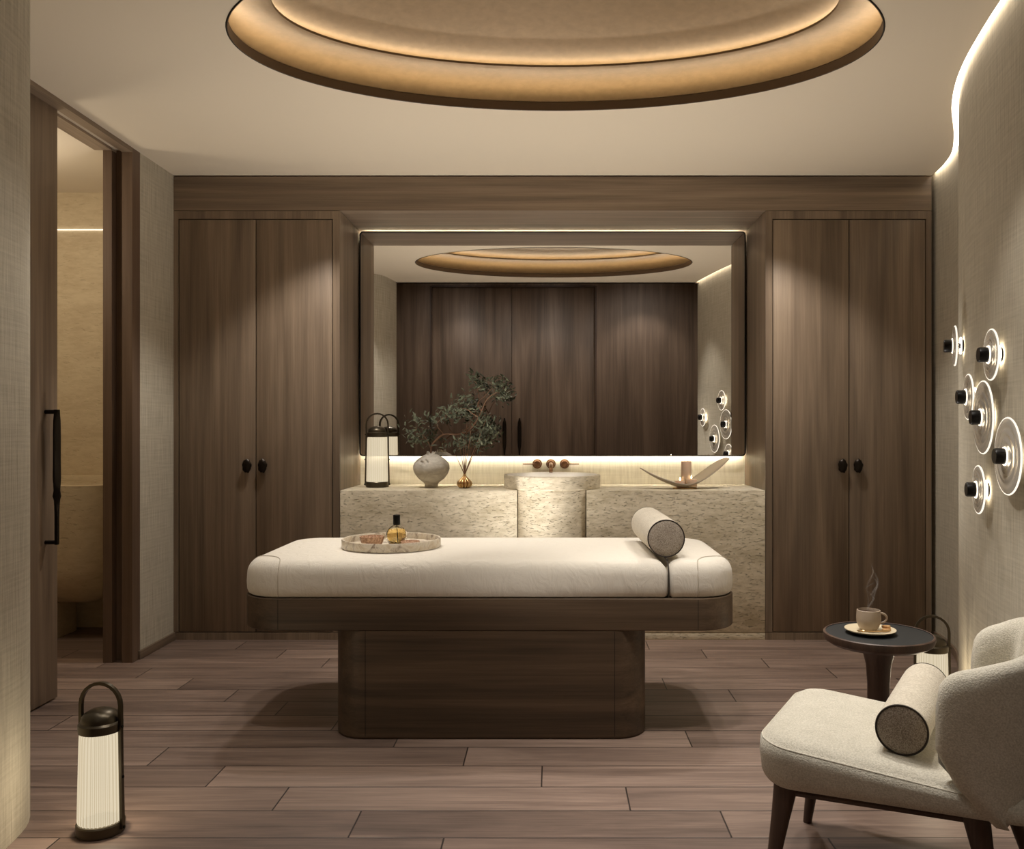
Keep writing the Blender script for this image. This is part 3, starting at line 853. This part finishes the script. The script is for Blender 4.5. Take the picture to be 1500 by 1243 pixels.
def bolster(c0, c1, r, label):
    c0 = Vector(c0); c1 = Vector(c1); mid = (c0 + c1) / 2; ax = (c1 - c0); Ln = ax.length
    t = thing('bolster_pillow', label, 'bolster', (mid.x, mid.y, mid.z - r))
    Mx = Matrix.Translation(c0) @ ax.to_track_quat('Z', 'Y').to_matrix().to_4x4()
    prof = [(r * .94, 0.0), (r * .99, .004), (r, .012), (r * 1.005, Ln * .3), (r * 1.005, Ln * .7), (r, Ln - .012), (r * .99, Ln - .004), (r * .94, Ln)]
    obj('cover', [xf(lathe(prof, 64, cap0=False, cap1=False), Mx)], M_boucle, t)
    for z, s in ((0, -1), (Ln, 1)):
        e = obj('end_panel', [xf(lathe([(r * .95, z), (r * .9, z + s * .003), (r * .6, z + s * .007), (r * .25, z + s * .009), (.002, z + s * .009)], 48, cap0=False), Mx)], M_boucle_end, t, smooth=60)
        e['label'] = 'speckled taupe round end panel'
        pts = [tuple(Mx @ Vector((r * .965 * math.cos(2 * PI * k / 48), r * .965 * math.sin(2 * PI * k / 48), z + s * .001))) for k in range(49)]
        obj('piping', [tube(pts, .0026, 6, False)], M_piping, e)
    return t
bolster((.460, 3.54, ZM + .078), (.445, 4.10, ZM + .078), .077, 'cream boucle bolster pillow lying across the head end of the massage table')

# tray and things on it
TRX, TRY, TRZ = -.712, 3.865, ZM + .0005
o = obj('round_tray', [lathe([(.205, 0), (.214, .002), (.216, .006), (.216, .036), (.214, .039), (.207, .039), (.205, .036), (.205, .012), (.202, .010), (.01, .010)], 80)], M_marble, loc=(TRX, TRY, TRZ), world=False)
tag(o, 'round veined marble tray with a low rim on the massage table', 'tray')
zt = TRZ + .0105
def W(px, D): return (px - 809.5) * D / 1280
bx, by = W(581, 3.86), 3.86
t = thing('oil_bottle', 'round glass bottle of golden oil with a black cap on the tray', 'bottle', (bx, by, zt))
obj('bottle', [lathe([(.022, 0), (.032, .002), (.043, .018), (.0465, .037), (.044, .055), (.034, .073), (.020, .083), (.013, .086), (.013, .092), (.010, .092), (.010, .085), (.030, .071), (.041, .054), (.043, .037), (.040, .019), (.030, .006), (.01, .005)], 48)], M_glass, t, world=False)
obj('oil', [lathe([(.028, .0062), (.0395, .019), (.0428, .037), (.0408, .053), (.034, .066), (.029, .0705), (.002, .0705)], 48)], M_oil, t, world=False)
obj('cap', [lathe([(.015, .088), (.0155, .089), (.0155, .129), (.0145, .131), (.002, .131)], 32)], M_black, t, world=False)
obj('tube', [tube([(.005, 0, .009), (0, 0, .088)], .0015, 6)], M_piping, t, world=False)
o = obj('small_bowl', [lathe([(.036, 0), (.040, .002), (.0475, .020), (.053, .040), (.0535, .044), (.050, .044), (.044, .022), (.034, .010), (.004, .008)], 48)], M_copper, loc=(W(545, 3.80), 3.80, zt), world=False)
tag(o, 'deeper hammered copper bowl on the left of the marble tray', 'bowl', 'copper bowls on the tray')
o = obj('small_bowl', [lathe([(.030, 0), (.034, .002), (.040, .012), (.042, .021), (.040, .023), (.036, .014), (.028, .010), (.004, .009)], 48)], M_copper, loc=(W(601, 3.80), 3.80, zt), world=False)
tag(o, 'shallow copper dish on the tray to the right of the oil bottle', 'bowl', 'copper bowls on the tray')

# ------------------------------------------------------------------ side table with coffee
SX, SY = 1.159, 3.108
t = thing('side_table', 'small round dark wood side table with a black inlaid top', 'side table', (SX, SY, 0))
obj('tabletop', [lathe([(.055, .452), (.12, .455), (.165, .462), (.184, .474), (.189, .488), (.188, .499), (.184, .502), (.180, .501)], 72, cap1=False)], M_wood_small, t, world=False)
obj('inlay', [lathe([(.180, .499), (.002, .499)], 72, cap0=False)], M_inlay, t, world=False)
obj('column', [lathe([(.15, 0), (.152, .006), (.148, .014), (.11, .024), (.07, .05), (.052, .10), (.043, .17), (.038, .25), (.038, .32), (.043, .39), (.056, .44), (.07, .455)], 56)], M_wood_small, t, world=False)
CXs, CYs, CZs = 1.131, 3.112, .4995
o = obj('saucer', [lathe([(.045, 0), (.050, .002), (.075, .007), (.087, .013), (.0875, .016), (.084, .016), (.06, .010), (.003, .007)], 56)], M_saucer, loc=(CXs, CYs, CZs), world=False)
tag(o, 'cream saucer with gilt rim under the cup on the side table', 'saucer')
zc = CZs + .0085
t = thing('coffee_cup', 'blush stoneware coffee cup with a round handle on the saucer', 'cup', (CXs - .004, CYs + .005, zc))
obj('cup', [lathe([(.020, 0), (.024, .001), (.034, .012), (.041, .030), (.042, .042), (.041, .060), (.040, .073), (.038, .074), (.0375, .070), (.0385, .045), (.033, .018), (.004, .010)], 48)], M_cup, t, world=False)
obj('coffee', [lathe([(.0378, .064), (.002, .064)], 40, cap0=False)], M_coffee, t, world=False)
hp = [(.039 + .026 * math.sin(a) * 1.0, 0, .044 + .018 * math.cos(a)) for a in [PI * k / 10 for k in range(11)]]
obj('handle', [tube(hp, .0038, 8)], M_cup, t, world=False)
t = thing('teaspoon', 'small gold teaspoon lying on the front of the saucer', 'spoon', (CXs - .02, CYs - .055, CZs + .016))
obj('spoon_bowl', [xf(lathe([(.012, .003), (.010, .0005), (.004, -.001)], 20, sx=1.4, cap0=False), Matrix.Translation((-.03, 0, .002)))], M_brass, t, world=False)
obj('spoon_handle', [tube([(-.015, 0, .004), (.02, .004, .0025), (.075, .012, .003)], [.0018, .002, .003], 8)], M_brass, t, world=False)
for k, (dx, dy, dz, rz) in enumerate(((.048, -.022, .012, 20), (.062, -.004, .012, 70), (.052, -.012, .021, -15))):
    o = obj('biscuit', [xf(slab(-.015, .015, -.009, .009, 0, .009, (.008,) * 4, .003, .003, 5), Matrix.Rotation(R(rz), 4, 'Z'))], M_cookie, loc=(CXs + dx, CYs + dy, CZs + dz), world=False)
    tag(o, ['golden biscuit lying on the saucer beside the cup, nearer the front', 'golden biscuit lying on the saucer nearest its right rim', 'golden biscuit lying on top of the two others on the saucer'][k], 'biscuit', 'biscuits on the saucer')
# steam
ms = bpy.data.materials.new('steam_wisp'); ms.use_nodes = True; nt = ms.node_tree; nt.nodes.clear()
tr = N(nt, 'ShaderNodeBsdfTransparent'); df = N(nt, 'ShaderNodeBsdfDiffuse'); df.inputs[0].default_value = (.9, .88, .85, 1)
mx = N(nt, 'ShaderNodeMixShader'); lw = N(nt, 'ShaderNodeLayerWeight'); lw.inputs[0].default_value = .5
fc = mth(nt, 'MULTIPLY', mth(nt, 'SUBTRACT', 1, lw.outputs['Facing']), .035)
nt.links.new(fc, mx.inputs[0]); nt.links.new(tr.outputs[0], mx.inputs[1]); nt.links.new(df.outputs[0], mx.inputs[2])
oo = N(nt, 'ShaderNodeOutputMaterial'); nt.links.new(mx.outputs[0], oo.inputs[0])
st = []
for x0, am, ph, h in ((-.01, .008, 0, .16), (.004, .012, 1.4, .13), (.012, .010, 2.6, .17), (-.004, .016, 4, .10)):
    pts = [(CXs + x0 + am * math.sin(ph + k * .55) * (k / 14 + .3) + .0006 * k, CYs + .008 * math.sin(ph + k * .4), zc + .07 + h * k / 16) for k in range(17)]
    st.append(tube(pts, [.0012 + .0035 * math.sin(PI * (k + .5) / 17) * (.5 + .5 * abs(math.sin(ph + k))) for k in range(17)], 8))
o = obj('steam', st, ms)
tag(o, 'faint wisps of steam rising from the coffee cup', 'steam', kind='stuff')

# ------------------------------------------------------------------ sconces on the right wall
def wall_hit(px):
    """distance along y where the ray of column px meets the right wall, first from the far side of the bulge"""
    s = (px - 809.5) / 1280
    best = None
    for i in range(len(rw) - 1):
        a, b = rw[i], rw[i + 1]
        fa, fb = a[0] - s * a[1], b[0] - s * b[1]
        if fa * fb <= 0:
            k = fa / (fa - fb + 1e-9); best = (a[0] + (b[0] - a[0]) * k, a[1] + (b[1] - a[1]) * k, i)
    return best
def wall_at(D):
    for i in range(len(rw) - 1):
        a, b = rw[i], rw[i + 1]
        if (a[1] - D) * (b[1] - D) <= 0:
            k = (a[1] - D) / (a[1] - b[1] + 1e-9)
            t = (Vector(b) - Vector(a)).normalized()
            return Vector((a[0] + (b[0] - a[0]) * k, D)), Vector((t.y, -t.x))   # normal into the room

def sconce(D, z, r, label):
    p, nrm = wall_at(D)
    if nrm.x > 0: nrm = -nrm
    t = thing('wall_sconce', label, 'wall light', (p.x, p.y, z), 0, 'glass disc wall lights')
    Mx = Vector((nrm.x, nrm.y, 0)).to_track_quat('Z', 'Y').to_matrix().to_4x4()
    so = .033
    kw = dict(world=False)
    obj('backplate', [xf(lathe([(.026, 0.0005), (.026, .008), (.012, .009), (.012, so - .010)], 28), Mx)], M_black, t, **kw)
    obj('lamp', [xf(lathe([(.027, .0095), (.036, .0095), (.036, .013), (.027, .013)], 28, cap0=False, cap1=False), Mx)], M_led_disc, t, **kw)
    def wv(u, ph): return .0020 * math.sin(u * 22 + ph) * (1 - .7 * u)
    prof = [(.014, so - .008)]
    for k in range(25):
        u = k / 24; prof.append((.016 + (r - .018) * u, so - .009 + wv(u, 0) + .004 * u * u))
    prof += [(r, so - .003), (r + .0015, so), (r, so + .003)]
    for k in range(25):
        u = 1 - k / 24; prof.append((.016 + (r - .018) * u, so + .009 + wv(u, 1.2) - .004 * u * u))
    prof.append((.014, so + .008))
    obj('glass_disc', [xf(lathe(prof + [prof[0]], 64, cap0=False, cap1=False), Mx)], M_glass_disc, t, smooth=60, **kw)
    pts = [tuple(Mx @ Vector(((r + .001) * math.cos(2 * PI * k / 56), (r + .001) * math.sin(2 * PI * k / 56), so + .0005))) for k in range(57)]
    obj('edge_glow', [tube(pts, .0032, 6, False)], M_edge_glow, t, **kw)  # bright glass edge painted as an emissive tube
    obj('lamp_ring', [xf(lathe([(.0275, so + .010), (.0325, so + .010), (.0315, so + .013), (.0275, so + .013)], 28, cap0=False, cap1=False), Mx)], M_led_ring, t, **kw)
    obj('cap', [xf(lathe([(.0255, so + .008), (.027, so + .012), (.027, so + .040), (.0245, so + .044), (.002, so + .044)], 32), Mx)], M_black, t, **kw)
SC = [(3.70, 506, .082, 'small glass disc wall light nearest the wardrobe, topmost at the far end'), (3.09, 519, .088, 'small glass disc wall light high up on the near side of the cluster'),
      (3.40, 581, .086, 'small glass disc wall light touching the left of the tall oval disc'), (3.19, 611, .131, 'large glass disc wall light in the middle of the cluster'),
      (2.915, 668, .127, 'largest glass disc wall light, lowest right near the photo edge'), (3.25, 717, .087, 'small glass disc wall light at the bottom of the cluster')]
for D, py, r, lb in SC:
    sconce(D, EYE - (py - 628) * D / 1280, r, lb)
sconce(2.58, 1.34, .085, 'small glass disc wall light visible only in the mirror, leftmost there')

# ------------------------------------------------------------------ lounge chair
A = Vector((.522, 2.285)); bdir = Vector((.88, -.475)).normalized(); rdir = Vector((.475, .88)).normalized()
SD, SW = .66, .56
def ch(s, w, z): p = A + bdir * s + rdir * w; return (p.x, p.y, z)
cc = ch(SD / 2, SW / 2, 0)
chair = thing('lounge_chair', 'low cream upholstered lounge chair with curved back and dark tapered legs', 'armchair', cc)
def chain(L, f): return [[f(*p) for p in l] for l in L]
def seat_pt(s, w, z):
    k = max(0, min(1, s / SD)); t = max(0, min(1, (z - .28) / .13))
    return ch(s, w, z + k * (.03 * (1 - t) - .055 * t))
L = []
rs = (.10, .05, .05, .10)
for k in range(7):
    a = PI / 2 * k / 6; L.append(rrect(0, SD, 0, SW, rs, .055 * (1 - math.sin(a)), .280 + .055 * (1 - math.cos(a)), 12))
L.append(rrect(0, SD, 0, SW, rs, -.004, .37, 12))
L.append(rrect(0, SD, 0, SW, rs, -.001, .405, 12)); L.append(rrect(0, SD, 0, SW, rs, .004, .409, 12)); L.append(rrect(0, SD, 0, SW, rs, .008, .411, 12))
for ins, z in ((.014, .4165), (.025, .424), (.045, .430), (.075, .435), (.12, .438), (.18, .440), (.25, .441)): L.append(rrect(0, SD, 0, SW, rs, ins, z, 12))
L = [[seat_pt(*p) for p in l] for l in L]
st_ = obj('seat', [rings(L)], M_chair, chair, smooth=60)
pl = [seat_pt(*p) for p in rrect(0, SD, 0, SW, rs, .003, .4085, 12)]
obj('piping', [tube(pl + [pl[0]], .0022, 6, False)], M_chair, st_)

# curved back shell
def U(u):
    """plan centre line of back shell in (s, w), u in 0..1; near wing -> rear -> far wing"""
    s0 = .44; sb = SD - .02; wr = .26; w0, w1 = -.012 + .03, SW + .012 - .03
    pts = [(s0, w0), (s0 + .07, w0 + .002), (s0 + .13, w0 + .018), (sb - .035, w0 + .065), (sb + .008, w0 + .13), (sb + .032, w0 + .20), (sb + .04, SW / 2), (sb + .032, w1 - .20), (sb + .008, w1 - .13), (sb - .035, w1 - .065), (s0 + .16, w1 - .022), (s0 + .11, w1 - .006), (s0 + .05, w1)]
    P = smooth_path([(a, b, 0) for a, b in pts], 8)
    x = u * (len(P) - 1); i = min(int(x), len(P) - 2); f = x - i
    return P[i].lerp(P[i + 1], f)
NU = 72; loops = []
def sm(x): x = max(0, min(1, x)); return x * x * (3 - 2 * x)
for i in range(NU + 1):
    u = i / NU
    p = U(u); a = U(max(u - .015, 0)); b = U(min(u + .015, 1)); tn = (b - a).normalized(); nrm = Vector((-tn.y, tn.x, 0))
    if nrm.dot(Vector((SD * .3, SW / 2, 0)) - p) < 0: nrm = -nrm
    e = min(u, 1 - u)
    ztop = .650 + .105 * sm(e / .36)
    endk = min(1, e / .075); rd = math.sqrt(max(0, 1 - (1 - endk) ** 2))
    ztop -= .085 * (1 - rd)
    th = .042 * (.30 + .70 * rd)
    ring = []
    zb = .295
    prof = [(-.1, zb), (-.55, zb + .012), (-.9, zb + .04), (-1.05, zb + .09), (-1.1, zb + .17), (-1.08, (zb + .17 + ztop - .06) / 2), (-1.0, ztop - .05), (-.8, ztop - .018), (-.4, ztop - .002), (.1, ztop), (.5, ztop - .008), (.85, ztop - .03), (1.0, ztop - .07), (1.0, ztop - .14), (.95, .38), (.4, .33)]
    for q, z in prof:
        back = .95 * max(0, .43 - z) * (1 - sm(e / .22))
        rise = max(0, z - .36)
        pt = p + nrm * (q * th) - nrm * (.20 * rise * sm(e / .3) + .04 * rise) + Vector((back, 0, 0))
        tuck = .10 * max(0, .40 - z)
        pt = pt + nrm * (tuck if e < .5 else tuck)
        ring.append(ch(pt.x, pt.y, z))
    loops.append(ring)
obj('backrest', [rings(loops)], M_chair, chair, smooth=70)
def leg(s, w, ds, dw, top=.31):
    p0 = Vector(ch(s, w, top)); p1 = Vector(ch(s + ds, w + dw, 0))
    return tube([tuple(p0.lerp(p1, k / 6)) for k in range(7)], [.034, .029, .0245, .021, .018, .0155, .013], 14)
for s, w, ds, dw in ((.075, .07, -.045, -.03), (.075, SW - .07, -.045, .03), (.52, .085, .06, -.03), (.55, SW - .06, .09, .05)):
    obj('leg', [leg(s, w, ds, dw)], M_wood_small, chair)
obj('rail', [box(-.01, .01, 0, 1, 0, 1)], M_wood_small, chair) if False else None
rl = [tube([ch(.07, .07, .272), ch(.075, SW - .07, .272)], .014, 8), tube([ch(.52, .085, .285), ch(.54, SW - .07, .285)], .014, 8), tube([ch(.07, .07, .272), ch(.52, .085, .285)], .014, 8)]
obj('under_rail', rl, M_wood_small, chair)
b0 = Vector((.877, 2.195)); b1 = b0 + Vector((.50, .866)) * .45
bolster((b0.x, b0.y, .470), (b1.x, b1.y, .470), .064, 'cream boucle bolster pillow with a taupe end resting on the lounge chair seat')

# ------------------------------------------------------------------ lights
W_ = (1, .945, .875)
def spot(x, y, z, p, ang, blend=.5, tx=None, ty=None, size=.04, col=W_):
    o = add_light('downlight_and_fill', 'SPOT', (x, y, z), p, col, spot_size=R(ang), spot_blend=blend, shadow_soft_size=size)  # ceiling spots without fixtures; several are only added fill
    if tx is not None:
        d = Vector((tx, ty, 0)) - Vector((x, y, z)); o.rotation_euler = d.to_track_quat('-Z', 'Y').to_euler()
    return o
add_light('added_fill_up', 'SPOT', (-.1, 2.85, .25), 42, W_, (PI, 0, 0), spot_size=R(118), spot_blend=1, shadow_soft_size=.25)  # four added fill spots near the floor, no fixtures, brighten the ceiling
add_light('added_fill_up', 'SPOT', (-.2, 4.68, .25), 82, W_, (PI, 0, 0), spot_size=R(110), spot_blend=1, shadow_soft_size=.2)
add_light('added_fill_up', 'SPOT', (-1.5, 4.0, .25), 28, W_, (PI, 0, 0), spot_size=R(110), spot_blend=1, shadow_soft_size=.2)
add_light('added_fill_up', 'SPOT', (1.25, 4.05, .25), 40, W_, (PI, 0, 0), spot_size=R(110), spot_blend=1, shadow_soft_size=.2)
spot(-1.2, 4.57, 2.69, 58, 98, .45)
spot(1.2, 4.57, 2.69, 58, 98, .45)
spot(-.25, 3.85, 2.90, 215, 62, .8, size=.12)
spot(.35, 2.95, 2.69, 80, 80, .8, .8, 2.5, .08)
spot(-.85, 4.5, 2.69, 34, 90, .8)  # this pair is added to brighten the counter front
spot(.9, 4.5, 2.69, 34, 90, .8)
spot(.75, 3.0, 2.69, 66, 60, .8, .85, 2.35, .06)  # added spot, brightens the chair seat
spot(-1.85, 3.45, 2.69, 8, 80, .6)
o = spot(-1.60, 3.35, 2.69, 34, 50, .6); o.rotation_euler = (Vector((-1.80, 2.9, 1.2)) - Vector((-1.60, 3.35, 2.69))).to_track_quat('-Z', 'Y').to_euler()
spot(1.05, 2.8, 2.69, 36, 80, .6)
spot(-.9, 2.7, 2.69, 32, 100, .8)  # this and the next are added to brighten the near floor
spot(0, 2.75, 2.69, 26, 90, .8)
spot(1.2, .0, 3.25, 26, 95, .5)
for hx in (-1.3, 0.0, 1.2):  # added unseen spots that brighten the doors behind the camera
    o = add_light('hall_fill', 'SPOT', (hx, .95, 3.15), 26, W_, spot_size=R(110), spot_blend=.9, shadow_soft_size=.03)
    o.rotation_euler = (Vector((hx, -.5, 1.5)) - Vector((hx, .95, 3.15))).to_track_quat('-Z', 'Y').to_euler()
spot(-1.2, .0, 3.25, 14, 95, .6)
spot(-.1, .1, 3.25, 14, 95, .6)
add_light('bathroom_light', 'POINT', (-3.0, 4.3, 2.3), 15, (1, .88, .70), shadow_soft_size=.15)
w = bpy.data.worlds.new('world'); S.world = w; w.use_nodes = True
w.node_tree.nodes['Background'].inputs[0].default_value = (.02, .017, .014, 1)
w.node_tree.nodes['Background'].inputs[1].default_value = .5

S.view_settings.view_transform = 'Standard'; S.view_settings.look = 'None'
S.view_settings.exposure = .22; S.view_settings.gamma = 1; S.view_settings.use_curve_mapping = False
try:
    S.cycles.use_denoising = True; S.cycles.max_bounces = 10; S.cycles.sample_clamp_indirect = 6; S.cycles.caustics_reflective = False; S.cycles.caustics_refractive = False
except Exception: pass
